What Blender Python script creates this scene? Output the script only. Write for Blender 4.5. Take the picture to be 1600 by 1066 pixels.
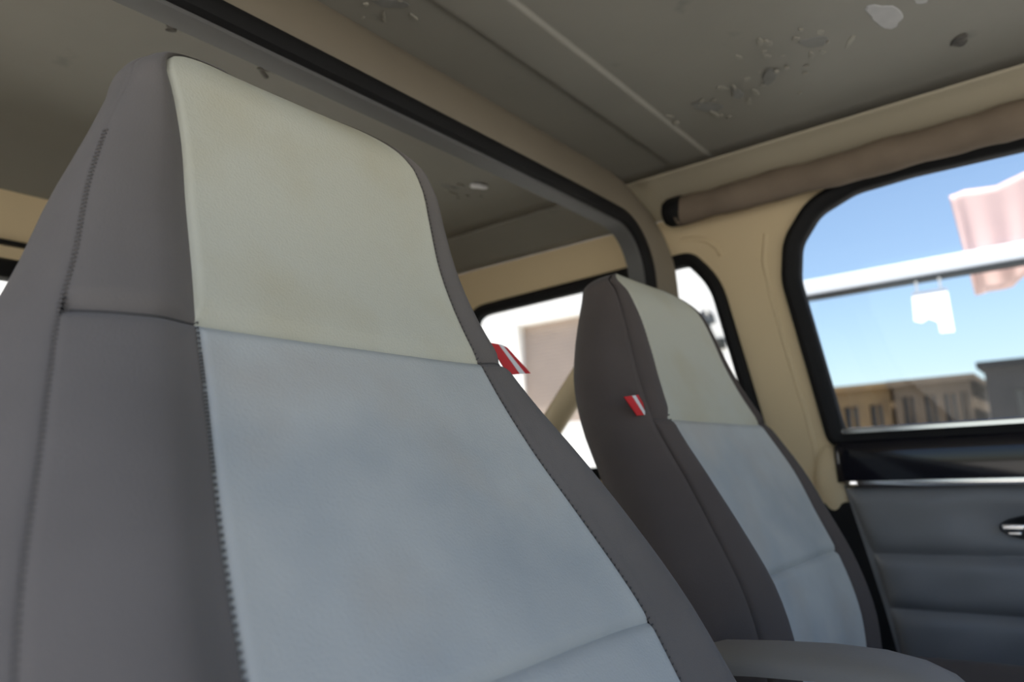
import bpy, bmesh, math, random
import numpy as np
from mathutils import Vector, Matrix
from mathutils.geometry import tessellate_polygon

random.seed(7)
for o in list(bpy.data.objects):
    bpy.data.objects.remove(o)
SC = bpy.context.scene
COL = SC.collection
H = 1.35                                    # camera height above the ground (metres)

# ------------------------------------------------------------------ camera
cam_d = bpy.data.cameras.new('camera')
cam = bpy.data.objects.new('camera', cam_d)
COL.objects.link(cam)
cam_d.sensor_width = 36.0
cam_d.lens = 36.0 * 1143.0 / 1600.0
cam_d.clip_start = 0.02
cam_d.clip_end = 500
def _n(v):
    v = np.array(v, float); return v / np.linalg.norm(v)
_X = _n([900 / 1143, -167 / 1143, -1])
_Y = np.array([-1500 / 1143, -267 / 1143, -1]); _Y = _n(_Y - _X * (_Y @ _X))
_Z = np.cross(_X, _Y)
_R = Matrix([list(_X), list(_Y), list(_Z)])             # rows: world axes written in camera space
cam.matrix_world = Matrix.Translation((0, 0, H)) @ _R.to_4x4()
cam_d.dof.use_dof = True
cam_d.dof.focus_distance = 0.72
cam_d.dof.aperture_fstop = 4.0
SC.camera = cam

# ------------------------------------------------------------------ sky, sun, exposure
SUN_DIR = Vector((-0.12, -0.30, 0.945)).normalized()      # towards the sun
world = bpy.data.worlds.new('sky'); SC.world = world
world.use_nodes = True
wn = world.node_tree.nodes; wl = world.node_tree.links
wn.clear()
sky = wn.new('ShaderNodeTexSky'); sky.sky_type = 'NISHITA'
sky.sun_disc = False
sky.sun_elevation = math.asin(SUN_DIR.z)
sky.sun_rotation = math.atan2(SUN_DIR.x, SUN_DIR.y)
sky.air_density = 1.0; sky.dust_density = 1.2; sky.ozone_density = 1.2
bg = wn.new('ShaderNodeBackground'); bg.inputs['Strength'].default_value = 0.13
wo = wn.new('ShaderNodeOutputWorld')
wl.new(sky.outputs[0], bg.inputs[0]); wl.new(bg.outputs[0], wo.inputs[0])
sun_d = bpy.data.lights.new('sun', 'SUN'); sun_d.energy = 6.0; sun_d.angle = math.radians(0.6)
sun_d.color = (1.0, 0.95, 0.87)
sun = bpy.data.objects.new('sun', sun_d); COL.objects.link(sun)
sun.rotation_euler = SUN_DIR.to_track_quat('Z', 'Y').to_euler()
sun.location = (0, -5, 12)
SC.view_settings.view_transform = 'Standard'
SC.view_settings.look = 'None'
SC.view_settings.gamma = 1.0
SC.view_settings.use_curve_mapping = False
SC.view_settings.exposure = 0.80

# ------------------------------------------------------------------ materials
def new_mat(name):
    m = bpy.data.materials.new(name); m.use_nodes = True
    nt = m.node_tree
    return m, nt, nt.nodes['Principled BSDF']

def mat(name, col, rough=0.6, metal=0.0, col2=None, nscale=6.0, detail=5.0, lo=0.35, hi=0.7,
        bump=0.0, bscale=200.0, coat=0.0, spec=0.5, sheen=0.0, stretch=None, col3=None, n3=40.0, lo3=.6, hi3=.68):
    m, nt, b = new_mat(name)
    N, L = nt.nodes, nt.links
    b.inputs['Roughness'].default_value = rough
    b.inputs['Metallic'].default_value = metal
    b.inputs['Specular IOR Level'].default_value = spec
    b.inputs['Coat Weight'].default_value = coat
    b.inputs['Sheen Weight'].default_value = sheen
    b.inputs['Base Color'].default_value = (*col, 1)
    tc = N.new('ShaderNodeTexCoord')
    src = tc.outputs['Object']
    if stretch:
        mp = N.new('ShaderNodeMapping'); mp.inputs['Scale'].default_value = stretch
        L.new(src, mp.inputs[0]); src = mp.outputs[0]
    last = None
    if col2:
        nz = N.new('ShaderNodeTexNoise'); nz.inputs['Scale'].default_value = nscale; nz.inputs['Detail'].default_value = detail
        L.new(src, nz.inputs['Vector'])
        mr = N.new('ShaderNodeMapRange'); mr.inputs['From Min'].default_value = lo; mr.inputs['From Max'].default_value = hi
        L.new(nz.outputs['Fac'], mr.inputs['Value'])
        mx = N.new('ShaderNodeMix'); mx.data_type = 'RGBA'
        mx.inputs[6].default_value = (*col, 1); mx.inputs[7].default_value = (*col2, 1)
        L.new(mr.outputs[0], mx.inputs[0]); last = mx.outputs[2]
    if col3:
        nz = N.new('ShaderNodeTexNoise'); nz.inputs['Scale'].default_value = n3; nz.inputs['Detail'].default_value = 6
        L.new(src, nz.inputs['Vector'])
        mr = N.new('ShaderNodeMapRange'); mr.inputs['From Min'].default_value = lo3; mr.inputs['From Max'].default_value = hi3
        L.new(nz.outputs['Fac'], mr.inputs['Value'])
        mx = N.new('ShaderNodeMix'); mx.data_type = 'RGBA'
        if last: L.new(last, mx.inputs[6])
        else: mx.inputs[6].default_value = (*col, 1)
        mx.inputs[7].default_value = (*col3, 1)
        L.new(mr.outputs[0], mx.inputs[0]); last = mx.outputs[2]
    if last: L.new(last, b.inputs['Base Color'])
    if bump:
        nb = N.new('ShaderNodeTexNoise'); nb.inputs['Scale'].default_value = bscale; nb.inputs['Detail'].default_value = 3
        L.new(src, nb.inputs['Vector'])
        bp = N.new('ShaderNodeBump'); bp.inputs['Strength'].default_value = bump; bp.inputs['Distance'].default_value = 0.002
        L.new(nb.outputs['Fac'], bp.inputs['Height']); L.new(bp.outputs[0], b.inputs['Normal'])
    return m

def glass_mat(name, tint=(0.96, 0.98, 0.985), ior=1.33):
    m = bpy.data.materials.new(name); m.use_nodes = True
    N, L = m.node_tree.nodes, m.node_tree.links
    N.clear()
    tr = N.new('ShaderNodeBsdfTransparent'); tr.inputs[0].default_value = (*tint, 1)
    gl = N.new('ShaderNodeBsdfGlossy'); gl.inputs['Roughness'].default_value = 0.0
    fr = N.new('ShaderNodeFresnel'); fr.inputs['IOR'].default_value = ior
    mx = N.new('ShaderNodeMixShader'); out = N.new('ShaderNodeOutputMaterial')
    L.new(fr.outputs[0], mx.inputs[0]); L.new(tr.outputs[0], mx.inputs[1]); L.new(gl.outputs[0], mx.inputs[2])
    L.new(mx.outputs[0], out.inputs[0])
    return m

M = {}
M['dark_fabric'] = mat('dark_fabric', (0.130, 0.116, 0.106), 0.85, col2=(0.148, 0.132, 0.121), nscale=9, bump=0.25, bscale=700, spec=0.25, sheen=0.1)
M['cream_fabric'] = mat('cream_fabric', (0.53, 0.52, 0.43), 0.85, col2=(0.49, 0.455, 0.335), nscale=8, bump=0.3, bscale=420, spec=0.25, lo=.45, hi=.8)
M['grey_fabric'] = mat('grey_fabric', (0.50, 0.505, 0.475), 0.85, col2=(0.40, 0.42, 0.415), nscale=7, detail=3, bump=0.3, bscale=420, spec=0.25, lo=.42, hi=.72,
                       col3=(0.45, 0.42, 0.37), n3=6.3, lo3=.56, hi3=.85)
M['thread'] = mat('thread', (0.06, 0.055, 0.052), 0.8)
M['soft_thread'] = mat('soft_thread', (0.095, 0.086, 0.080), 0.85)
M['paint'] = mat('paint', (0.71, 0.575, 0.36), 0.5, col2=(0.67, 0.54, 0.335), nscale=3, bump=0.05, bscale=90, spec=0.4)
M['roof_paint_shaded'] = mat('roof_paint_shaded', (0.240, 0.230, 0.198), 0.55, col2=(0.215, 0.207, 0.18), nscale=4, bump=0.12, bscale=60, spec=0.35,
                      col3=(0.18, 0.176, 0.157), n3=11, lo3=.66, hi3=.74)  # wall beige greyed and darkened, putting the roof's shade into the colour
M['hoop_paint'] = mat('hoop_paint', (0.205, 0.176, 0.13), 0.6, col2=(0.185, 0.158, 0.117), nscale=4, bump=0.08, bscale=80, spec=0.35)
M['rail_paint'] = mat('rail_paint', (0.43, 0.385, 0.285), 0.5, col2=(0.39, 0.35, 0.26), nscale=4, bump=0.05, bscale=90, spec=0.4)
M['rubber'] = mat('rubber', (0.008, 0.008, 0.0085), 0.7, spec=0.25, bump=0.1, bscale=120)
M['liner'] = mat('liner', (0.10, 0.10, 0.098), 0.6)
M['tube_fabric'] = mat('tube_fabric', (0.20, 0.158, 0.118), 0.85, col2=(0.165, 0.13, 0.097), nscale=14, bump=0.3, bscale=300, spec=0.2)
M['vinyl'] = mat('vinyl', (0.205, 0.205, 0.21), 0.42, col2=(0.175, 0.177, 0.185), nscale=8, bump=0.15, bscale=260, spec=0.45)
M['gloss_black'] = mat('gloss_black', (0.008, 0.008, 0.012), 0.10)
M['chrome'] = mat('chrome', (0.85, 0.85, 0.87), 0.16, metal=1.0)
M['black_plastic'] = mat('black_plastic', (0.015, 0.015, 0.016), 0.4)
M['floor_mat'] = mat('floor_mat', (0.05, 0.048, 0.045), 0.9, bump=0.3, bscale=150)
M['red'] = mat('red', (0.62, 0.018, 0.022), 0.6, bump=0.1, bscale=900)
M['white_ribbon'] = mat('white_ribbon', (0.75, 0.74, 0.74), 0.6)
M['glass'] = glass_mat('glass')
M['bare_patch'] = mat('bare_patch', (0.42, 0.42, 0.42), 0.6, col2=(0.38, 0.38, 0.38), nscale=40)
M['flake'] = mat('flake', (0.30, 0.285, 0.235), 0.6, col2=(0.22, 0.21, 0.18), nscale=60)
M['peeled'] = mat('peeled', (0.20, 0.198, 0.185), 0.7, col2=(0.16, 0.157, 0.143), nscale=30)
M['rust_spot'] = mat('rust_spot', (0.06, 0.055, 0.05), 0.8, col2=(0.15, 0.14, 0.12), nscale=70)
M['white_flake'] = mat('white_flake', (0.85, 0.85, 0.86), 0.6)
M['asphalt'] = mat('asphalt', (0.50, 0.475, 0.43), 0.9, col2=(0.44, 0.42, 0.38), nscale=2, bump=0.3, bscale=30)
M['white_wall'] = mat('white_wall', (0.86, 0.83, 0.79), 0.8, col2=(0.80, 0.77, 0.73), nscale=2)
M['shutter'] = mat('shutter', (0.40, 0.31, 0.255), 0.6, col2=(0.35, 0.275, 0.23), nscale=3)
M['white_metal'] = mat('white_metal', (0.80, 0.80, 0.82), 0.4)
M['ochre'] = mat('ochre', (0.22, 0.14, 0.06), 0.85, col2=(0.13, 0.085, 0.045), nscale=1.2)
M['brown_wall'] = mat('brown_wall', (0.085, 0.062, 0.042), 0.85, col2=(0.14, 0.10, 0.065), nscale=1.5)
M['dark_wall'] = mat('dark_wall', (0.02, 0.022, 0.025), 0.85, spec=0.2, col2=(0.03, 0.03, 0.033), nscale=1.5)
M['dark_glass'] = mat('dark_glass', (0.03, 0.035, 0.04), 0.15)
M['pink_cloth'] = mat('pink_cloth', (0.74, 0.52, 0.49), 0.8, col2=(0.68, 0.48, 0.46), nscale=4)
M['console_vinyl'] = mat('console_vinyl', (0.215, 0.198, 0.172), 0.6, bump=0.15, bscale=300)
M['far_fabric_shaded'] = mat('far_fabric_shaded', (0.086, 0.071, 0.065), 0.85, col2=(0.098, 0.082, 0.075), nscale=9, bump=0.25, bscale=700, spec=0.25, sheen=0.1)  # dark seat fabric, browner, with the far seat's shade put into its colour

# ------------------------------------------------------------------ object helpers
def link(name, me, m=None, parent=None):
    o = bpy.data.objects.new(name, me); COL.objects.link(o)
    if m: me.materials.append(M[m])
    if parent:
        o.parent = parent
    return o

def tag(o, label=None, cat=None, group=None, kind=None):
    if label: o['label'] = label
    if cat: o['category'] = cat
    if group: o['group'] = group
    if kind: o['kind'] = kind
    return o

def empty(name, loc):
    o = bpy.data.objects.new(name, None); COL.objects.link(o)
    o.location = (loc[0], loc[1], loc[2] + H)
    o.empty_display_size = 0.05
    return o

def mesh(name, verts, faces, m, parent=None, smooth=True):
    """verts are in vehicle coordinates (origin at the lens); the mesh is moved to the parent's frame"""
    off = np.array((0, 0, H)) - (np.array(parent_loc(parent)) if parent else 0)
    me = bpy.data.meshes.new(name)
    me.from_pydata([tuple(np.asarray(v, float) + off) for v in verts], [], [tuple(int(i) for i in f) for f in faces])
    bm = bmesh.new(); bm.from_mesh(me)
    bmesh.ops.remove_doubles(bm, verts=bm.verts, dist=1e-6)
    bmesh.ops.recalc_face_normals(bm, faces=bm.faces)
    bm.to_mesh(me); bm.free()
    if smooth:
        for p in me.polygons: p.use_smooth = True
        me.set_sharp_from_angle(angle=math.radians(42))
    return link(name, me, m, parent)

def parent_loc(p):
    l = np.zeros(3)
    while p:
        l += np.array(p.location); p = p.parent
    return l

def grid(name, P, m, parent=None, closed_u=False, smooth=True, thick=0):
    P = np.asarray(P, float); nv, nu = P.shape[:2]
    F = []
    for j in range(nv - 1):
        for i in range(nu if closed_u else nu - 1):
            k = (i + 1) % nu
            F.append((j * nu + i, j * nu + k, (j + 1) * nu + k, (j + 1) * nu + i))
    o = mesh(name, P.reshape(-1, 3), F, m, parent, smooth)
    if thick:
        md = o.modifiers.new('solid', 'SOLIDIFY'); md.thickness = thick; md.offset = -1
    return o

def box(name, lo, hi, m, parent=None, bev=0.0, seg=2):
    (x0, y0, z0), (x1, y1, z1) = lo, hi
    V = [(x, y, z) for x in (x0, x1) for y in (y0, y1) for z in (z0, z1)]
    F = [(0, 1, 3, 2), (4, 6, 7, 5), (0, 4, 5, 1), (2, 3, 7, 6), (0, 2, 6, 4), (1, 5, 7, 3)]
    o = mesh(name, V, F, m, parent, smooth=bool(bev))
    if bev:
        md = o.modifiers.new('bevel', 'BEVEL'); md.width = bev; md.segments = seg; md.limit_method = 'NONE'
    return o

def tube(name, pts, r, m, parent=None, n=12, cap=True, radii=None):
    pts = [np.array(p, float) for p in pts]; V = []; F = []
    up = np.array((0.13, 0.21, 0.97))
    for i, p in enumerate(pts):
        t = pts[min(i + 1, len(pts) - 1)] - pts[max(i - 1, 0)]; t = t / np.linalg.norm(t)
        a = np.cross(t, up)
        if np.linalg.norm(a) < 1e-3: a = np.cross(t, np.array((1, 0, 0)))
        a /= np.linalg.norm(a); b = np.cross(t, a)
        rr = radii[i] if radii is not None else r
        for k in range(n):
            q = 2 * math.pi * k / n
            V.append(p + rr * (math.cos(q) * a + math.sin(q) * b))
    for i in range(len(pts) - 1):
        for k in range(n):
            l = (k + 1) % n
            F.append((i * n + k, i * n + l, (i + 1) * n + l, (i + 1) * n + k))
    if cap:
        F.append(tuple(range(n))); F.append(tuple((len(pts) - 1) * n + k for k in range(n)))
    return mesh(name, V, F, m, parent)

def rounded(poly, radii, n=8):
    """2-D polygon with rounded corners"""
    out = []; N = len(poly)
    for i, p in enumerate(poly):
        p = np.array(p, float); a = np.array(poly[i - 1], float) - p; b = np.array(poly[(i + 1) % N], float) - p
        r = radii[i]
        la, lb = np.linalg.norm(a), np.linalg.norm(b); a /= la; b /= lb
        c = max(-0.999, min(0.999, float(a @ b))); half = math.acos(c) / 2
        d = min(r / math.tan(half), la * .49, lb * .49); r = d * math.tan(half)
        p0, p1 = p + a * d, p + b * d
        for k in range(n + 1):
            t = k / n
            out.append(tuple((1 - t) ** 2 * p0 + 2 * t * (1 - t) * p + t * t * p1))
    return out

def offset(poly, d):
    """shrink (d>0) a counter-clockwise or clockwise polygon"""
    P = np.array(poly, float); N = len(P)
    area = 0.5 * sum(P[i][0] * P[(i + 1) % N][1] - P[(i + 1) % N][0] * P[i][1] for i in range(N))
    s = 1 if area > 0 else -1
    out = []
    for i in range(N):
        a = P[i] - P[i - 1]; b = P[(i + 1) % N] - P[i]
        t = a / (np.linalg.norm(a) + 1e-9) + b / (np.linalg.norm(b) + 1e-9); t /= np.linalg.norm(t) + 1e-9
        out.append(tuple(P[i] + d * s * np.array((-t[1], t[0]))))
    return out

def holed(name, outer, holes, to3d, m, parent=None, thick=0.02, tdir=(1, 0, 0)):
    """flat sheet with holes, given thickness along tdir"""
    polys = [[Vector((a, b, 0)) for a, b in outer]] + [[Vector((a, b, 0)) for a, b in h] for h in holes]
    tris = tessellate_polygon(polys)
    flat = [(v.x, v.y) for p in polys for v in p]
    n = len(flat); td = np.array(tdir) * thick
    V = [np.array(to3d(*p)) for p in flat]; V = V + [v + td for v in V]
    F = [tuple(t) for t in tris] + [tuple(i + n for i in reversed(t)) for t in tris]
    s = 0
    for p in polys:
        k = len(p)
        for i in range(k):
            a, b = s + i, s + (i + 1) % k
            F.append((a, b, b + n, a + n))
        s += k
    return mesh(name, V, F, m, parent, smooth=False)

def ring(name, poly, prof, to3d, m, parent=None):
    """sweep a profile (inset distance, inward offset) round a closed outline"""
    rows = []
    for d, h in prof:
        q = offset(poly, d)
        rows.append([to3d(a, b, h) for a, b in q])
    rows.append(rows[0])
    return grid(name, rows, m, parent, closed_u=True)

def hermite(xs, ys):
    xs = np.array(xs, float); ys = np.array(ys, float)
    o = np.argsort(xs); xs = xs[o]; ys = ys[o]
    d = np.gradient(ys, xs)
    def f(x):
        x = min(max(x, xs[0]), xs[-1])
        i = min(max(int(np.searchsorted(xs, x)) - 1, 0), len(xs) - 2)
        h = xs[i + 1] - xs[i]; t = (x - xs[i]) / h
        return ((2 * t**3 - 3 * t**2 + 1) * ys[i] + (t**3 - 2 * t**2 + t) * h * d[i]
                + (-2 * t**3 + 3 * t**2) * ys[i + 1] + (t**3 - t**2) * h * d[i + 1])
    return f

def sstep(a, b, x):
    t = min(max((x - a) / (b - a), 0), 1); return t * t * (3 - 2 * t)

XC = 0.80                                   # centre line of the cabin

# ================================================================== SETTING: outside
def build_ground():
    g = box('ground', (-60, -60, -H - 0.1), (80, 60, -H), 'asphalt')
    tag(g, 'pale sunlit concrete yard around the vehicle', 'ground', kind='structure')
build_ground()

# ================================================================== SETTING: cabin shell
def wall_x(z): return 1.625 - 0.06 * max(z, 0.0)

def build_ceiling():
    root = empty('ceiling', (XC, 0.4, 0.66))
    tag(root, 'beige painted metal roof lining with peeling paint and a pressed rib', 'roof lining', kind='structure')
    cove = [(1.36, .657), (1.42, .6555), (1.465, .6535), (1.478, .651), (1.497, .643), (1.520, .631), (1.545, .618), (1.570, .604), (1.589, .588)]
    right = [(XC + (1.36 - XC) * k / 10, .660 - .003 * (k / 10) ** 2) for k in range(11)][:-1] + cove
    sec = [(2 * XC - x, z) for x, z in reversed(right[1:])] + right
    ys = sorted(set([round(-0.85 + i * 0.06, 4) for i in range(42)] + [1.635] + [.535, .547, .550, .5515, .553, .5545, .556, .559, .563, .571, .6, .62, .63, .636, .64, .644, .65, .66]))
    rows = []
    for y in ys:
        b = sstep(.550, .556, y) * (1 - sstep(.634, .645, y))
        r = []
        for x, z in sec:
            e = sstep(.20, .24, x) * (1 - sstep(1.40, 1.46, x))
            drop = 0.075 * max(0, (y - 1.44) / .19) ** 2 if y > 1.44 else 0
            r.append((x, y, z - 0.0065 * b * e - drop))
        rows.append(r)
    n = len(sec); k = n - 7                                # last columns: the lighter roof rail cove
    grid('roof_skin', [r[6:k + 1] for r in rows], 'roof_paint_shaded', root, thick=-0.012)
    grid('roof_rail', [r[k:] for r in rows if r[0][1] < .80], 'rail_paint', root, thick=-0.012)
    grid('roof_rail', [r[k:] for r in rows if r[0][1] > .72], 'roof_paint_shaded', root, thick=-0.012)
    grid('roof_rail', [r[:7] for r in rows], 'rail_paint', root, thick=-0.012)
    # flaking paint
    def blob(name, cx, cy, rx, ry, m, th, seed, n=16):
        rnd = random.Random(seed); ph = [rnd.random() * 6.28 for _ in range(3)]; rot = (rnd.random() - .5) * 1.4
        base = .6565 if abs(cx - XC) > .4 else .659
        V = []
        for lvl, s in ((0, 1.0), (1, .93)):
            rr = random.Random(seed)
            for k in range(n):
                a = 2 * math.pi * k / n; q = (.80 + .16 * math.sin(2 * a + ph[0]) + .10 * math.sin(3 * a + ph[1]) + .07 * math.sin(5 * a + ph[2]) + .06 * rr.random()) * s
                ex, ey = rx * q * math.cos(a), ry * q * math.sin(a)
                V.append((cx + ex * math.cos(rot) - ey * math.sin(rot), cy + ex * math.sin(rot) + ey * math.cos(rot), base - lvl * th))
        V.append((cx, cy, base - th - .0003))
        F = [(k, (k + 1) % n, n + (k + 1) % n, n + k) for k in range(n)] + [(n + k, n + (k + 1) % n, 2 * n) for k in range(n)]
        mesh(name, V, F, m, root, smooth=False)
    blob('bare_patch', 1.161, .150, .045, .026, 'bare_patch', .0012, 1, 22)
    blob('bare_patch', 1.150, .100, .016, .012, 'bare_patch', .0012, 2)
    blob('rust_spot', 1.314, .071, .020, .017, 'rust_spot', .0015, 3)
    blob('bare_patch', 1.233, 1.026, .022, .013, 'white_flake', .006, 4)
    rnd = random.Random(5)
    for q, (cx, cy, rx, ry) in enumerate(((1.245, .470, .036, .020), (1.215, .345, .030, .016), (1.16, .255, .030, .018), (1.235, .410, .022, .011), (.645, .69, .030, .014), (1.20, 1.085, .028, .014))):
        blob('peeled_area', cx, cy, rx, ry, 'peeled', .0008, 40 + q, 26)
    for cx, cy, n, sp in ((1.239, .464, 9, .035), (1.223, .363, 9, .04), (1.150, .26, 12, .045), (1.2, .30, 6, .05),
                          (.64, .70, 7, .02), (1.228, 1.087, 8, .03)):
        for k in range(n):
            blob('paint_flake', cx + rnd.gauss(0, sp), cy + rnd.gauss(0, sp), .004 + .018 * rnd.random() ** 2, .002 + .005 * rnd.random(),
                 'flake', .0008 + .0022 * rnd.random() ** 2, rnd.random(), 12)
    for cx, cy, n, sp in ((.644, .959, 9, .018), (.469, .965, 4, .012), (.60, .93, 5, .02)):
        for k in range(n):
            blob('rust_spot', cx + rnd.gauss(0, sp), cy + rnd.gauss(0, sp * .7), .006 + .012 * rnd.random(), .004 + .006 * rnd.random(),
                 'rust_spot', .0012, rnd.random(), 9)
build_ceiling()

DOOR_GLASS = rounded([(.398, .045), (.448, .385), (.436, .462), (.388, .522), (.31, .552), (.20, .558), (-.62, .545), (-.72, .045)],
                     [.012, .12, .08, .08, .12, .3, .06, .03], 8)
QUARTER = rounded([(.540, -.03), (.553, .086), (.612, .42), (.675, .499), (1.39, .482), (1.40, -.03)],
                  [.04, .3, .25, .06, .085, .06], 8)

def build_side_wall():
    root = empty('wall_right', (1.62, .6, -.75))
    tag(root, 'beige painted body side with pillar between door and rear quarter window', 'body side', kind='structure')
    door_hole = offset(DOOR_GLASS, -.012)
    qh = offset(QUARTER, .012)
    zs = [-.75, .0, .588]
    outer = [(-.85, -.75), (1.65, -.75), (1.65, 0), (1.65, .588), (-.85, .588), (-.85, 0)]
    holed('side_panel', outer, [door_hole, qh], lambda y, z: (wall_x(z), y, z), 'paint', root, thick=.03)
    # pressed lip on the pillar, parallel to the door opening
    R = lambda name, pts, r: tube(name, [(wall_x(z) + .0055, y, z) for y, z in pts], r, 'paint', root, n=10)
    R('pillar_ridge', [(.500, .50), (.512, .44), (.505, .36), (.49, .26), (.475, .17), (.462, .09), (.455, .03), (.452, -.03), (.45, -.2)], .008)
    R('pillar_ridge', [(.70, .530), (.665, .528), (.635, .515), (.615, .495), (.605, .472)], .009)
    # rounded belt anchor cover
    V = []; F = []; n, k = 24, 8
    for j in range(k + 1):
        a = j / k * math.pi / 2
        for i in range(n):
            q = 2 * math.pi * i / n
            V.append((1.626 - .024 * math.sin(a), .425 + .038 * math.cos(a) * math.cos(q), -.055 + .085 * math.cos(a) * math.sin(q)))
    for j in range(k):
        for i in range(n):
            l = (i + 1) % n
            F.append((j * n + i, j * n + l, (j + 1) * n + l, (j + 1) * n + i))
    mesh('anchor_cover', V, F, 'paint', root)
    # near side: body side behind the open door
    left = empty('wall_left', (-.02, .9, -.75))
    tag(left, 'beige painted body side on the near side behind the open door', 'body side', kind='structure')
    holed('side_panel', [(.62, -.75), (1.65, -.75), (1.65, 0), (1.65, .588), (.62, .588), (.62, 0)],
          [offset(rounded([(.72, 0), (.72, .49), (1.39, .48), (1.40, 0)], [.05] * 4, 6), 0)],
          lambda y, z: (2 * XC - wall_x(z), y, z), 'paint', left, thick=.03, tdir=(-1, 0, 0))
    # rear wall
    back = empty('wall_back', (XC, 1.62, -.75))
    tag(back, 'beige painted rear body panel around the tailgate window', 'rear body', kind='structure')
    ow = rounded([(.18, .0), (.22, .425), (1.38, .425), (1.42, .0)], [.04, .09, .09, .04], 8)
    holed('rear_panel', [(-.055, -.75), (1.655, -.75), (1.655, 0), (1.62, .60), (2 * XC - 1.62, .60), (-.055, 0)], [ow],
          lambda x, z: (x, 1.62, z), 'paint', back, thick=.03, tdir=(0, 1, 0))
    box('header_strip', (.1, 1.600, .478), (1.5, 1.622, .486), 'rubber', back, bev=.003)
    w3 = empty('window_3', (XC, 1.62, .0))
    tag(w3, 'tailgate window with black rubber seal at the far left behind the near seat', 'window', kind='structure')
    ring('seal', ow, [(-.028, 0), (-.02, .014), (0, .018), (.012, .010), (.014, 0), (.014, -.02), (-.028, -.005)],
         lambda x, z, h: (x, 1.62 - h, z), 'rubber', w3)
    holed('pane', offset(ow, .010), [], lambda x, z: (x, 1.632, z), 'glass', w3, thick=.004, tdir=(0, 1, 0))
    # rear quarter window
    w2 = empty('window_2', (1.62, 1.0, .0))
    tag(w2, 'rear quarter window with black rubber seal behind the far seat', 'window', kind='structure')
    ring('seal', QUARTER, [(0, 0), (.004, .012), (.016, .018), (.028, .012), (.032, .002), (.032, -.018), (.008, -.012)],
         lambda y, z, h: (wall_x(z) - h, y, z), 'rubber', w2)
    holed('pane', offset(QUARTER, .026), [], lambda y, z: (wall_x(z) + .014, y, z), 'glass', w2, thick=.004)
    front = empty('added_dash', (XC, -.78, -.75))  # unseen dashboard, added to keep low light off the cabin's lower parts
    tag(front, 'unseen dark dashboard bulkhead added at the cabin front to block low light', 'dashboard', kind='structure')
    dp = [(-.86, -.13), (-.74, -.12), (-.66, -.125), (-.61, -.145), (-.585, -.18), (-.58, -.24), (-.60, -.34), (-.66, -.40), (-.78, -.46), (-.86, -.75)]
    grid('added_dash_top', [[(x, y, z) for y, z in dp] for x in np.linspace(-.02, 1.60, 9)], 'black_plastic', front, thick=.01)
    rd = [(-.58 + .03 * math.cos(a), -.12 + .035 * math.sin(a)) for a in np.linspace(0, math.pi, 9)]
    grid('added_dash_hood', [[(x, y - .06, z) for y, z in rd] for x in np.linspace(.25, .62, 5)], 'black_plastic', front, thick=.006)
    fl = box('floor', (-.03, -.85, -.79), (1.66, 1.65, -.75), 'floor_mat')
    tag(fl, 'dark rubber matted cabin floor under the seats', 'floor', kind='structure')
build_side_wall()

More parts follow.
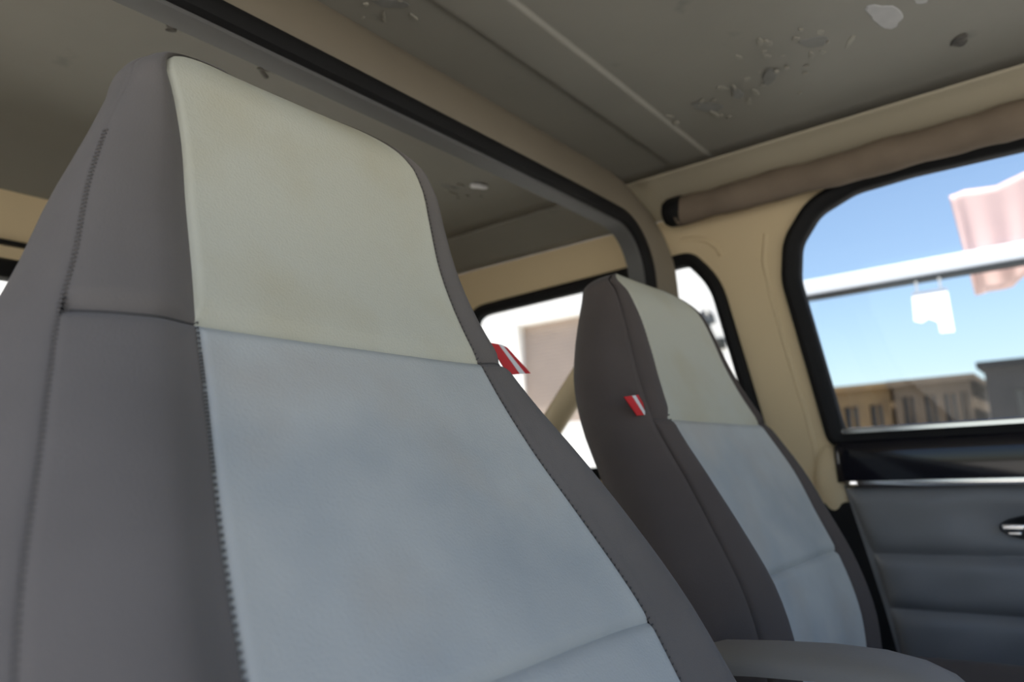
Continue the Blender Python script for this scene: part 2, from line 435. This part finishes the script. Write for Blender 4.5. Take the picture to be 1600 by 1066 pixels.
# ---- far door
def build_door():
    root = empty('door_1', (1.61, -.1, -.72))
    tag(root, 'far side cabin door with glossy black sill and quilted grey vinyl trim', 'door', kind='structure')
    ring('window_seal', DOOR_GLASS, [(-.030, 0), (-.028, .012), (-.016, .019), (-.004, .016), (.006, .008), (.008, -.002), (.008, -.02), (-.012, -.012)],
         lambda y, z, h: (wall_x(z) - h, y, z), 'rubber', root)
    holed('pane', offset(DOOR_GLASS, -.004), [], lambda y, z: (wall_x(z) + .012, y, z), 'glass', root, thick=.004)
    # thin grey channel along the bottom of the pane
    box('pane_channel', (1.612, -.70, .046), (1.622, .396, .060), 'chrome', root, bev=.003)
    # glossy black sill panel, slightly rolled at the top
    prof = [(1.618, .036), (1.606, .034), (1.598, .028), (1.594, .016), (1.592, 0), (1.592, -.03), (1.594, -.048), (1.612, -.052)]
    ysl = [.412, .408, .40] + [.38 - k * .1 for k in range(13)]
    rows = [[(x + (.01 if y > .41 else 0.004 if y > .405 else 0), y, z) for x, z in prof] for y in ysl]
    grid('sill_panel', rows, 'gloss_black', root, thick=.004)
    # chrome strip
    pr = [(1.598, -.0445), (1.589, -.0450), (1.5875, -.0465), (1.5872, -.0530), (1.5875, -.0585), (1.589, -.060), (1.598, -.0605)]
    grid('chrome_strip', [[(x, y, z) for x, z in pr] for y in [.392] + [.36 - k * .1 for k in range(13)]], 'chrome', root, thick=.003)
    # backing board
    holed('trim_board', [(.40, -.055), (.372, -.19), (.352, -.29), (.335, -.40), (.325, -.72), (-.8, -.72), (-.8, -.055)], [],
          lambda y, z: (1.604, y, z), 'vinyl', root, thick=.02)
    box('rear_seal', (1.6065, .30, -.72), (1.616, .475, -.088), 'rubber', root, bev=.004)
    # padded horizontal bands
    edges = [(-.060, .397), (-.186, .362), (-.287, .344), (-.392, .330), (-.50, .322)]
    def dent(y, z):                                   # hollow pressed in round the door pull
        a = ((y - .035) / .135) ** 2 + ((z + .128) / .042) ** 2
        return .020 * math.exp(-a * .9)
    for k in range(4):
        (z0, y0), (z1, y1) = edges[k], edges[k + 1]
        nv, nu = 15, 60
        rows = []
        for j in range(nv):
            t = j / (nv - 1); z = z0 + (z1 - z0) * t; ye = y0 + (y1 - y0) * t
            r = []
            for i in range(nu):
                s = i / (nu - 1); s2 = s ** 1.5; y = ye + (-.78 - ye) * s2
                pv = (1 - abs(2 * t - 1) ** 5.0)
                pe = 1 - math.exp(-(ye - y) / .010)
                wob = .0015 * math.sin(y * 41 + z * 30) * math.sin(z * 60 + 1)
                x = 1.604 - .015 * pv * pe - wob * pv * pe + (dent(y, z) if k == 0 else dent(y, z) * .3)
                r.append((min(x, 1.606), y, z))
            rows.append(r)
        grid('padded_band', rows, 'vinyl', root)
    box('trim_pocket', (1.575, -.78, -.72), (1.606, .33, -.50), 'floor_mat', root, bev=.012)
    # door pull: black cup with chrome lever
    cup = []
    for j, (s, d) in enumerate(((1.0, 0), (.95, .006), (.8, .004), (.6, -.003), (.3, -.006), (.02, -.006))):
        cup.append([(1.597 - d, .070 + .075 * s * math.cos(2 * math.pi * i / 28), -.134 + .024 * s * math.sin(2 * math.pi * i / 28)) for i in range(28)])
    grid('handle_cup', cup, 'black_plastic', root, closed_u=True)
    hd = box('door_handle', (1.575, .105, -.137), (1.583, .140, -.126), 'chrome', root, bev=.003, seg=3)
    box('lever', (1.579, .112, -.146), (1.586, .132, -.139), 'chrome', hd, bev=.002)
build_door()

# ---- roll hoop behind the front seats
def build_hoop():
    root = empty('roll_hoop', (XC, .74, -.75))
    tag(root, 'beige painted hoop across the roof behind the front seats with black rubber edge', 'roll hoop')
    def path():
        pts = []; xi, zt, r = 1.487, .537, .115
        leg = [(1.530, -.745), (1.530, -.4), (1.522, 0.0), (1.506, .22), (1.494, .34), (xi, zt - r)]
        arc = [(xi - r + r * math.cos(a), zt - r + r * math.sin(a)) for a in [math.pi / 2 * k / 12 for k in range(1, 13)]]
        half = leg + arc + [(1.2, zt + .002), (1.0, zt + .003), (XC, zt + .003)]
        return half + [(2 * XC - x, z) for x, z in reversed(half[:-1])]
    P = [np.array(p) for p in path()]
    def sweep(name, prof, m, closed=True):
        rows = []
        for i, p in enumerate(P):
            t = P[min(i + 1, len(P) - 1)] - P[max(i - 1, 0)]; t /= np.linalg.norm(t)
            n = np.array((t[1], -t[0]))               # outward
            if n[1] < -0.3: n = -n
            if abs(n[1]) <= .3: n = np.array((abs(n[0]) * (1 if p[0] > XC else -1), n[1] if p[0] > XC else n[1]))
            L = abs(n[0]) ** 2
            r = []
            for (d, y, dl, yl) in prof:
                dd = d * (1 - L) + dl * L; yy = y * (1 - L) + yl * L
                r.append((p[0] + n[0] * dd, yy, p[1] + n[1] * dd))
            rows.append(r)
        return grid(name, rows, m, root, closed_u=closed)
    # d / y on the crossbar, then d / y on the legs
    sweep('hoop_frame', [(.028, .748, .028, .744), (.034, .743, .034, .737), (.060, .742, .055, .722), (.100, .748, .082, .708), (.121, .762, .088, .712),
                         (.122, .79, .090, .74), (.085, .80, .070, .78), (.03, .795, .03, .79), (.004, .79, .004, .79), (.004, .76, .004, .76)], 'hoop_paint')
    sweep('rubber_edge', [(.000, .746, .0, .746), (.004, .738, .004, .738), (.016, .734, .016, .733), (.028, .737, .028, .734), (.033, .744, .033, .738),
                          (.030, .752, .03, .752), (.002, .752, .002, .752)], 'rubber')
    sweep('inner_liner', [(.001, .749, .001, .749), (-.003, .752, -.003, .752), (-.004, .770, -.004, .770), (-.002, .788, -.002, .788), (.006, .793, .006, .793), (.008, .749, .008, .749)], 'liner')
    # raking stay to the rear
    for sx in (1, -1):
        x0 = 1.525 if sx > 0 else 2 * XC - 1.525
        tube('rear_stay', [(x0, .775, .43), (x0, .80, .40), (x0, 1.0, .175), (x0, 1.35, -.22), (x0 , 1.60, -.50), (x0, 1.605, -.745)], .032, 'paint', root, n=16)
build_hoop()

# ---- padded fabric roll along the roof rail over the door
def build_roll():
    root = empty('padded_roll', (1.53, .1, .575))
    tag(root, 'brown fabric padded roll along the roof rail above the far door', 'padded roll')
    rnd = random.Random(3); pts = []; rad = []
    n = 90
    for i in range(n + 1):
        y = .675 - i / n * 1.43
        wv = .0010 * math.sin(y * 15) + .0012 * math.sin(y * 31 + 1)
        pts.append((1.530 + .5 * wv, y, .577 + wv + .010 * (.7 - y) * .5))
        rad.append(.032 + .0012 * math.sin(y * 29 + .6) + .0010 * math.sin(y * 61) + .001 * rnd.random())
    tube('roll_cover', pts, .03, 'tube_fabric', root, n=20, radii=rad)
    tube('end_cap', [(1.528, .707, .580), (1.528, .704, .580), (1.529, .694, .580), (1.530, .664, .579), (1.530, .656, .579)], .03, 'rubber', root, n=18, radii=[.018, .027, .033, .0355, .034])
build_roll()

# ================================================================== SEATS
class SeatBack:
    """closed cross sections stacked by height; u runs round the section, v up the back"""
    def __init__(s, rows, zb, zt, cap=.05):
        z = [r[0] for r in rows]
        s.f = {k: hermite(z, [r[i] for r in rows]) for i, k in
               enumerate(('z', 'yf', 'xl', 'xr', 'ls', 'lo', 'rs', 'ro', 'dep', 'prot'))}
        s.zb, s.zt, s.cap = zb, zt, cap
    def v_of(s, z):
        z1 = s.zt - s.cap
        if z <= z1: return .75 * (z - s.zb) / (z1 - s.zb)
        return .75 + .25 * math.asin(min(1, (z - z1) / s.cap)) / (math.pi / 2)
    def keys(s, v):
        z1 = s.zt - s.cap
        if v <= .75: z = s.zb + (z1 - s.zb) * v / .75; th = 0
        else: th = (v - .75) / .25 * math.pi / 2; z = z1 + s.cap * math.sin(th)
        g = {k: s.f[k](z) for k in s.f}
        c = max(math.cos(th), .03)
        yf = g['yf'] + g['dep'] * .5 * (1 - c); dep = g['dep'] * c
        cw = c ** .6
        xl, xr = g['xl'], g['xr']; xc = (xl + xr) / 2
        ls = xl + (g['ls'] - xl) * cw; lo = xl + (g['lo'] - xl) * cw
        rs = xr + (g['rs'] - xr) * cw; ro = xr + (g['ro'] - xr) * cw
        p = g['prot'] * c
        e = .012 * c
        K = [(lo + .22 * dep, yf + dep), (lo, yf + .55 * dep), (ls, yf + e), (ls + .55 * (xl - ls), yf - p), (xl, yf),
             (xc, yf + .004 * c), (xr, yf), (xr + .45 * (rs - xr), yf - p), (rs, yf + e), (ro, yf + .55 * dep),
             (ro - .22 * dep, yf + dep), (xc, yf + dep + .012 * c)]
        return np.array(K), z
    def S(s, u, v):
        K, z = s.keys(v)
        n = len(K); i = int(math.floor(u)); t = u - i
        p0, p1, p2, p3 = K[(i - 1) % n], K[i % n], K[(i + 1) % n], K[(i + 2) % n]
        def knot(a, b): return max(np.linalg.norm(b - a), 1e-6) ** .5
        d01, d12, d23 = knot(p0, p1), knot(p1, p2), knot(p2, p3)
        m1 = (p1 - p0) / d01 - (p2 - p0) / (d01 + d12) + (p2 - p1) / d12
        m2 = (p2 - p1) / d12 - (p3 - p1) / (d12 + d23) + (p3 - p2) / d23
        m1 *= d12; m2 *= d12
        q = (2 * t**3 - 3 * t**2 + 1) * p1 + (t**3 - 2 * t**2 + t) * m1 + (-2 * t**3 + 3 * t**2) * p2 + (t**3 - t**2) * m2
        return np.array((q[0], q[1], z))
    def normal(s, u, v):
        h = .02
        v0, v1 = max(v - .01, 0), min(v + .01, .995)
        a = s.S(u + h, min(v, .99)) - s.S(u - h, min(v, .99)); b = s.S(u, v1) - s.S(u, v0)
        n = np.cross(a, b); l = np.linalg.norm(n)
        return n / l if l > 1e-9 else np.array((0, 0, 1.0))
    def patch(s, name, u0, u1, v0, v1, nu, nv, m, parent, seams='LRTB', depth=.0045, cross=.007, ldepth=None):
        def ticks(L, n, lo, hi):
            T = list(np.linspace(0, 1, n + 1)); e = [q / L for q in (.0018, .004, .008, .013)]
            if lo: T += list(e)
            if hi: T += [1 - x for x in e]
            return sorted(set(round(float(t), 5) for t in T))
        um, vm = (u0 + u1) / 2, (v0 + v1) / 2
        chain = lambda P: sum(np.linalg.norm(P[i + 1] - P[i]) for i in range(len(P) - 1))
        Lu = chain([s.S(u0 + (u1 - u0) * k / 8, vm) for k in range(9)]); Lv = chain([s.S(um, v0 + (v1 - v0) * k / 12) for k in range(13)])
        tu = ticks(Lu, nu, 'L' in seams, 'R' in seams); tv = ticks(Lv, nv, 'B' in seams, 'T' in seams)
        wu, wv = .008 / Lu, .013 / Lv
        rows = []
        for b in tv:
            r = []
            for a in tu:
                u, v = u0 + (u1 - u0) * a, v0 + (v1 - v0) * b
                p = s.S(u, v); d = 0
                for cond, q, w, e in (('L' in seams, a, wu, depth if ldepth is None else ldepth), ('R' in seams, 1 - a, wu, depth), ('B' in seams, b, wv, cross), ('T' in seams, 1 - b, wv, cross)):
                    if cond: d = max(d, e * max(0, 1 - q / w) ** 2)
                if d > 0: p = p - s.normal(u, v) * d
                r.append(p)
            rows.append(r)
        return grid(name, rows, m, parent)

def stitches(name, sb, u, v0, v1, pitch, length, parent, push=.001, m='thread'):
    pts = [sb.S(u, v0 + (v1 - v0) * k / 400) for k in range(401)]
    acc = 0; V = []; F = []
    for k in range(1, 401):
        acc += np.linalg.norm(pts[k] - pts[k - 1])
        if acc >= pitch:
            acc = 0; v = v0 + (v1 - v0) * k / 400
            t = pts[k] - pts[k - 1]; t /= np.linalg.norm(t)
            n = sb.normal(u, v); c = np.cross(t, n); c /= np.linalg.norm(c)
            c = c + .35 * t; w = .0007
            b = len(V); p = pts[k] - n * .0018
            for q, h in ((-1, -.0015), (-.5, .0012), (.5, .0012), (1, -.0015)):
                for sd in (-1, 1):
                    V.append(p + c * q * length / 2 + n * (h + push) + t * w * sd)
            for j in range(3): F.append((b + 2 * j, b + 2 * j + 1, b + 2 * j + 3, b + 2 * j + 2))
    o = mesh(name, V, F, m, parent, smooth=False)
    o['kind'] = 'stuff'
    return o

def ribbon(parent, quad, seat_name):
    """red and white fabric tag; quad = corner points a,b (sewn edge) c,d (free edge)"""
    a, b, c, d = [np.array(q, float) for q in quad]
    n = np.cross(b - a, d - a); n /= np.linalg.norm(n)
    def strip(name, s0, s1, m, par, th):
        V = []
        for k in range(7):
            s = s0 + (s1 - s0) * k / 6
            p, q = a + (d - a) * s, b + (c - b) * s
            bend = n * .003 * math.sin(s * math.pi)
            for r in (p, q):
                V.append(r + bend + n * th); V.append(r + bend - n * th)
        F = []
        for k in range(6):
            o = 4 * k
            F += [(o, o + 2, o + 6, o + 4), (o + 1, o + 5, o + 7, o + 3), (o, o + 4, o + 5, o + 1), (o + 2, o + 3, o + 7, o + 6)]
        F += [(0, 1, 3, 2), (24, 26, 27, 25)]
        return mesh(name, V, F, m, par)
    t = strip('fabric_tag', 0, 1, 'red', parent, .0006)
    t['label'] = 'small red ribbon tag with a white stripe'
    strip('white_stripe', .40, .64, 'white_ribbon', t, .0010)

def cushion(parent, x0, x1, y0, y1, ztop, bol, zbase, bolr=None, dark='dark_fabric'):
    bolr = bol if bolr is None else bolr
    xc = (x0 + x1) / 2; hw = (x1 - x0) / 2
    def top(x, y):
        a = abs((x - xc) / hw); t = (y - y0) / (y1 - y0)
        h = ztop + (bol if x < xc else bolr) * math.exp(-((a - .80) / .17) ** 2) + .01 * (1 - t)
        h -= .07 * max(0, a - .86) ** 2 / .0196 * .6
        h -= .09 * max(0, (.16 - t) / .16) ** 2
        return h
    def sheet(name, xa, xb, m, n):
        rows = []
        for j in range(25):
            y = y0 + (y1 - y0) * j / 24
            rows.append([(xa + (xb - xa) * i / n, y, top(xa + (xb - xa) * i / n, y)) for i in range(n + 1)])
        return grid(name, rows, m, parent)
    sheet('cushion_panel', xc - hw * .62, xc + hw * .62, 'grey_fabric', 16)
    for s in (-1, 1):
        a, b = sorted((xc + s * hw * .62, xc + s * hw))
        sheet('cushion_bolster', a, b, dark, 12)
    rim = []
    for (dx, z) in ((0, None), (.006, -.03), (.002, -.07), (-.02, -.12)):
        r = []
        loop = [(x0, y0 + (y1 - y0) * k / 12, -1, 0) for k in range(13)] + [(x0 + (x1 - x0) * k / 12, y1, 0, 1) for k in range(1, 13)] + \
               [(x1, y1 - (y1 - y0) * k / 12, 1, 0) for k in range(1, 13)] + [(x1 - (x1 - x0) * k / 12, y0, 0, -1) for k in range(1, 12)]
        for x, y, nx, ny in loop:
            zz = top(x, y) if z is None else min(top(x, y) + z, ztop + z)
            r.append((x + nx * dx, y + ny * dx, zz))
        rim.append(r)
    grid('cushion_side', rim, dark, parent, closed_u=True)
    box('seat_base', (x0 + .04, y0 + .05, zbase), (x1 - .04, y1 - .02, ztop - .11), 'black_plastic', parent, bev=.01)

def build_near_seat():
    root = empty('car_seat', (.43, .25, -.75))
    tag(root, 'large near car seat with cream headrest panel and stained grey centre filling the left', 'car seat', 'front car seats')
    #      z     yf    xl    xr    ls    lo    rs    ro    dep   prot
    rows = [(-.46, .130, .228, .600, .128, .100, .690, .735, .150, .020),
            (-.30, .225, .226, .608, .122, .092, .700, .752, .150, .022),
            (-.20, .292, .225, .614, .120, .092, .705, .757, .145, .024),
            (-.125, .342, .229, .626, .125, .094, .712, .760, .140, .024),
            (-.053, .390, .240, .616, .138, .104, .705, .752, .135, .022),
            (.023, .440, .256, .600, .160, .126, .684, .734, .130, .018),
            (.065, .468, .266, .597, .172, .140, .666, .712, .125, .014),
            (.119, .502, .277, .597, .188, .166, .648, .684, .115, .010),
            (.155, .516, .281, .588, .199, .182, .632, .664, .110, .008),
            (.224, .537, .284, .576, .214, .207, .612, .640, .102, .006),
            (.280, .548, .284, .573, .230, .230, .602, .622, .096, .005),
            (.325, .557, .280, .570, .247, .247, .596, .610, .090, .004),
            (.350, .562, .277, .558, .256, .257, .580, .592, .092, .003),
            (.366, .565, .286, .540, .277, .278, .552, .560, .088, .002),
            (.377, .567, .314, .512, .310, .311, .518, .522, .086, .002),
            (.385, .568, .354, .475, .352, .352, .482, .484, .085, .002),
            (.394, .569, .395, .430, .394, .394, .434, .436, .084, .001)]
    sb = SeatBack(rows, -.46, .387, .048)
    vU, vL = sb.v_of(.119), sb.v_of(-.137)
    sb.patch('side_panel', 0, 2, 0, 1, 20, 46, 'dark_fabric', root, 'R', depth=.0012)
    sb.patch('side_panel', 8, 10, 0, 1, 20, 46, 'dark_fabric', root, 'L')
    for u0, u1 in ((2, 4), (6, 8)):
        sb.patch('bolster', u0, u1, 0, vU, 18, 30, 'dark_fabric', root, 'LRT', ldepth=.0012 if u0 == 2 else None)
        sb.patch('upper_bolster', u0, u1, vU, 1, 18, 30, 'dark_fabric', root, 'LRB', ldepth=.0012 if u0 == 2 else None)
    sb.patch('headrest_panel', 4, 6, vU, 1, 24, 34, 'cream_fabric', root, 'LRB')['label'] = 'cream headrest panel with faint yellow stains'
    sb.patch('back_panel', 4, 6, vL, vU, 24, 30, 'grey_fabric', root, 'LRTB')['label'] = 'pale grey stained backrest panel'
    sb.patch('lumbar_panel', 4, 6, 0, vL, 24, 22, 'grey_fabric', root, 'LRT')
    sb.patch('rear_panel', 10, 12, 0, 1, 16, 34, 'dark_fabric', root, '')
    stitches('stitching', sb, 2, .02, sb.v_of(.27), .0036, .0055, root, push=.0008, m='soft_thread')
    stitches('stitching', sb, 3.98, .02, vU, .0034, .0030, root, push=.0)
    for a, b in ((2.08, 3.98), (6.02, 7.95)):
        tube('seam_thread', [sb.S(a + (b - a) * k / 30, vU) - sb.normal(a + (b - a) * k / 30, vU) * .0062 for k in range(31)], .0012, 'thread', root, n=6)
    for k in (6, 8): stitches('stitching', sb, k, .02, .97, .0046, .003, root, push=-.001)
    ribbon(root, [(.652, .536, .150), (.690, .538, .115), (.738, .540, .121), (.692, .540, .149)], 'near')
    cushion(root, .10, .76, -.33, .20, -.40, .05, -.75)
build_near_seat()

def build_far_seat():
    root = empty('car_seat', (1.14, .2, -.75))
    tag(root, 'smaller looking far car seat beside the door with dark side and cream headrest panel', 'car seat', 'front car seats')
    rows = [(-.46, .330, .980, 1.335, .910, .890, 1.385, 1.415, .150, .016),
            (-.32, .327, .982, 1.340, .912, .890, 1.388, 1.420, .150, .016),
            (-.253, .329, .986, 1.340, .918, .890, 1.388, 1.420, .150, .016),
            (-.158, .354, 1.000, 1.340, .930, .890, 1.390, 1.422, .150, .015),
            (-.090, .384, .990, 1.344, .930, .893, 1.392, 1.422, .150, .013),
            (-.022, .412, .965, 1.343, .920, .893, 1.384, 1.408, .145, .010),
            (.067, .452, .946, 1.304, .910, .893, 1.330, 1.348, .135, .007),
            (.120, .470, .958, 1.268, .918, .895, 1.288, 1.300, .125, .005),
            (.175, .487, .970, 1.246, .930, .908, 1.260, 1.268, .110, .004),
            (.220, .500, .972, 1.238, .938, .926, 1.250, 1.256, .098, .003),
            (.258, .511, .960, 1.222, .940, .940, 1.232, 1.236, .084, .002),
            (.282, .519, .948, 1.196, .940, .946, 1.204, 1.206, .072, .001),
            (.294, .522, .968, 1.160, .965, .968, 1.166, 1.168, .066, .001),
            (.308, .526, 1.020, 1.090, 1.018, 1.020, 1.094, 1.095, .060, .001)]
    sb = SeatBack(rows, -.46, .302, .045)
    vU, vL = sb.v_of(.066), sb.v_of(-.152)
    sb.patch('side_panel', 0, 2, 0, 1, 16, 40, 'far_fabric_shaded', root, 'R', depth=.002)
    sb.patch('side_panel', 8, 10, 0, 1, 16, 40, 'far_fabric_shaded', root, 'L')
    for u0, u1 in ((2, 4), (6, 8)):
        sb.patch('bolster', u0, u1, 0, vU, 14, 26, 'far_fabric_shaded', root, 'LRT')
        sb.patch('upper_bolster', u0, u1, vU, 1, 14, 26, 'far_fabric_shaded', root, 'LRB')
    sb.patch('headrest_panel', 4, 6, vU, 1, 20, 30, 'cream_fabric', root, 'LRB')['label'] = 'cream headrest panel'
    sb.patch('back_panel', 4, 6, vL, vU, 20, 26, 'grey_fabric', root, 'LRTB')
    sb.patch('lumbar_panel', 4, 6, 0, vL, 20, 18, 'grey_fabric', root, 'LRT')
    sb.patch('rear_panel', 10, 12, 0, 1, 16, 34, 'far_fabric_shaded', root, '')
    stitches('stitching', sb, 4, .02, .95, .0048, .003, root, push=-.0008)
    ribbon(root, [(.858, .476, .092), (.890, .476, .068), (.927, .476, .071), (.898, .476, .097)], 'far')
    cushion(root, .905, 1.40, -.20, .40, -.35, .03, -.75, .035, 'far_fabric_shaded')
build_far_seat()

def build_console():
    root = empty('console', (.822, .2, -.75))
    tag(root, 'grey padded console with rounded lid between the two seats', 'console')
    prof = [(.395, -.225), (.385, -.207), (.36, -.199), (.30, -.194), (.24, -.191), (.19, -.192), (.155, -.198), (.13, -.208), (.112, -.224), (.105, -.25), (.104, -.28)]
    xs = [.774, .776, .782, .792, .806, .822, .838, .852, .862, .868, .870]
    rows = []
    for x in xs:
        a = abs(x - .822) / .048; d = .022 * (1 - math.sqrt(max(0, 1 - a ** 4)))
        rows.append([(x, y + (.5 * d if y < .14 else 0), max(z - d, -.285)) for y, z in prof])
    grid('padded_lid', rows, 'console_vinyl', root)
    box('console_body', (.778, .115, -.75), (.866, .39, -.262), 'console_vinyl', root, bev=.008)
build_console()

# ================================================================== OUTSIDE THINGS
def build_white_building():
    root = empty('white_building', (6, 5, -H))
    tag(root, 'white rendered building with brown roller shutter seen through the rear quarter window', 'building')
    holed('wall', [(1.66, -H), (9.5, -H), (9.5, 3.2), (1.66, 3.2)], [[(2.40, .38), (2.40, 1.25), (3.78, 1.25), (3.78, .38)]],
          lambda y, z: (5.0, y, z), 'white_wall', root, thick=.25)
    box('building_body', (5.26, 3.9, -H), (9, 9.5, 3.2), 'white_wall', root)
    rows = []
    for k in range(61):
        z = .36 + .91 * k / 60
        rows.append([(5.09 + .003 * (k % 2), y, z) for y in (2.38, 3.80)])
    grid('roller_shutter', rows, 'shutter', root, smooth=False)
    # black bracket lamp on the wall
    lamp = empty('wall_lamp', (5.0, 1.96, .85))
    tag(lamp, 'small black bracket lamp on the white wall outside the quarter window', 'lamp')
    box('back_plate', (4.97, 1.92, .80), (5.0, 2.02, .88), 'black_plastic', lamp, bev=.01)
    tube('arm', [(4.97, 1.97, .84), (4.88, 1.97, .86), (4.84, 1.98, .93), (4.84, 1.99, 1.0)], .022, 'black_plastic', lamp)
    tube('shade', [(4.84, 1.99, 1.06), (4.84, 1.99, 1.02), (4.84, 1.99, .97)], .05, 'black_plastic', lamp, n=14, radii=[.03, .06, .065])
    # wall behind the vehicle
    w = box('boundary_wall', (-14, 9.6, -H), (9.4, 9.9, 4.2), 'white_wall')
    tag(w, 'white boundary wall behind the vehicle seen through the tailgate window', 'wall')
build_white_building()

def build_beam():
    root = empty('carport_beam', (4.0, -.5, -H))
    tag(root, 'white horizontal carport beam seen through the far door window', 'beam')
    box('fascia', (3.96, -4.2, .852), (4.04, 1.30, .938), 'white_metal', root, bev=.008)
    box('lower_flange', (3.95, -4.2, .838), (4.05, 1.30, .851), 'dark_wall', root)
    for y in (-3.9, 1.22):
        box('post', (3.965, y - .035, -H), (4.035, y + .035, .838), 'white_metal', root, bev=.006)
build_beam()

def build_hangings():
    top = [(.37, 1.261), (.30, 1.272), (.17, 1.258), (.06, 1.293), (-.2, 1.31), (-.6, 1.28), (-1.0, 1.32)]
    bot = [(.325, .745), (.27, .75), (.17, .757), (.10, .82), (-.2, .80), (-.6, .83), (-1.0, .80)]
    rows = []
    for t in np.linspace(0, 1, 15):
        r = []
        for k in range(43):
            q = k / 42 * 6; i = min(int(q), 5); f = q - i
            a = np.array(top[i]) * (1 - f) + np.array(top[i + 1]) * f; b = np.array(bot[i]) * (1 - f) + np.array(bot[i + 1]) * f
            y, z = a * (1 - t) + b * t
            r.append((4.075 + .008 * math.sin(k * .7) * (.3 + t) + .02, y, z))
        rows.append(r)
    c = grid('shade_cloth', rows, 'pink_cloth', thick=.004)
    tag(c, 'pale pink cloth hanging behind the white beam outside the far door window', 'cloth')
    tilt = .45  # made-up board stands in for a bright glass reflection, tilted up to the sun
    poly = [(.574, .783), (.423, .780), (.408, .55), (.465, .553), (.472, .61), (.509, .634), (.539, .617), (.570, .631)]
    b = empty('reflection_board', (3.98, .5, .55)); tag(b, 'white notched board standing in for a bright reflection in the door glass', 'board')
    holed('board', poly, [], lambda y, z: (3.97 - (.783 - z) * tilt, y, z), 'white_metal', b, thick=.012)
    for y in (.55, .45): tube('hanger', [(3.975, y, .842), (3.975, y, .778)], .006, 'white_metal', b, n=8)
build_hangings()

def house(name, x, y0, y1, ztop, m, label, wins, group='low buildings beyond the far door window'):
    root = empty(name, (x, (y0 + y1) / 2, -H)); tag(root, label, 'building', group)
    holes = [[(a, b), (a, d), (c, d), (c, b)] for a, b, c, d in wins]
    holed('wall', [(y0, -H), (y1, -H), (y1, ztop), (y0, ztop)], holes, lambda y, z: (x, y, z), m, root, thick=.3)
    box('roof', (x - .15, y0 - .1, ztop), (x + 4.2, y1 + .1, ztop + .12), m, root)
    for s in (y0, y1 - .2): box('end_wall', (x + .3, s, -H), (x + 4, s + .2, ztop), m, root)
    for a, b, c, d in wins:
        f = box('window', (x + .14, a, b), (x + .2, c, d), 'dark_glass', root)
        box('mullion', (x + .1, (a + c) / 2 - .03, b), (x + .14, (a + c) / 2 + .03, d), m, f)
house('ochre_building', 18, 3.3, 9.0, 1.50, 'ochre', 'ochre low building at the left end of the skyline outside the door window',
      [(3.5, .45, 3.75, 1.15), (4.0, .45, 4.3, 1.15), (4.6, .3, 4.9, 1.2), (5.2, .4, 5.8, 1.2)])
house('brown_building', 17, 1.66, 3.05, 1.42, 'brown_wall', 'brown low building in the middle of the skyline outside the door window',
      [(1.72, .55, 1.85, 1.2), (1.95, .55, 2.15, 1.2), (2.30, .55, 2.5, 1.2), (2.7, .55, 2.9, 1.2)])
house('dark_building', 16, -4.5, 1.32, 1.52, 'dark_wall', 'dark grey taller building at the right end of the skyline outside the door window',
      [(-3.5, .5, -2.8, 1.2), (.6, .5, .9, 1.1)])
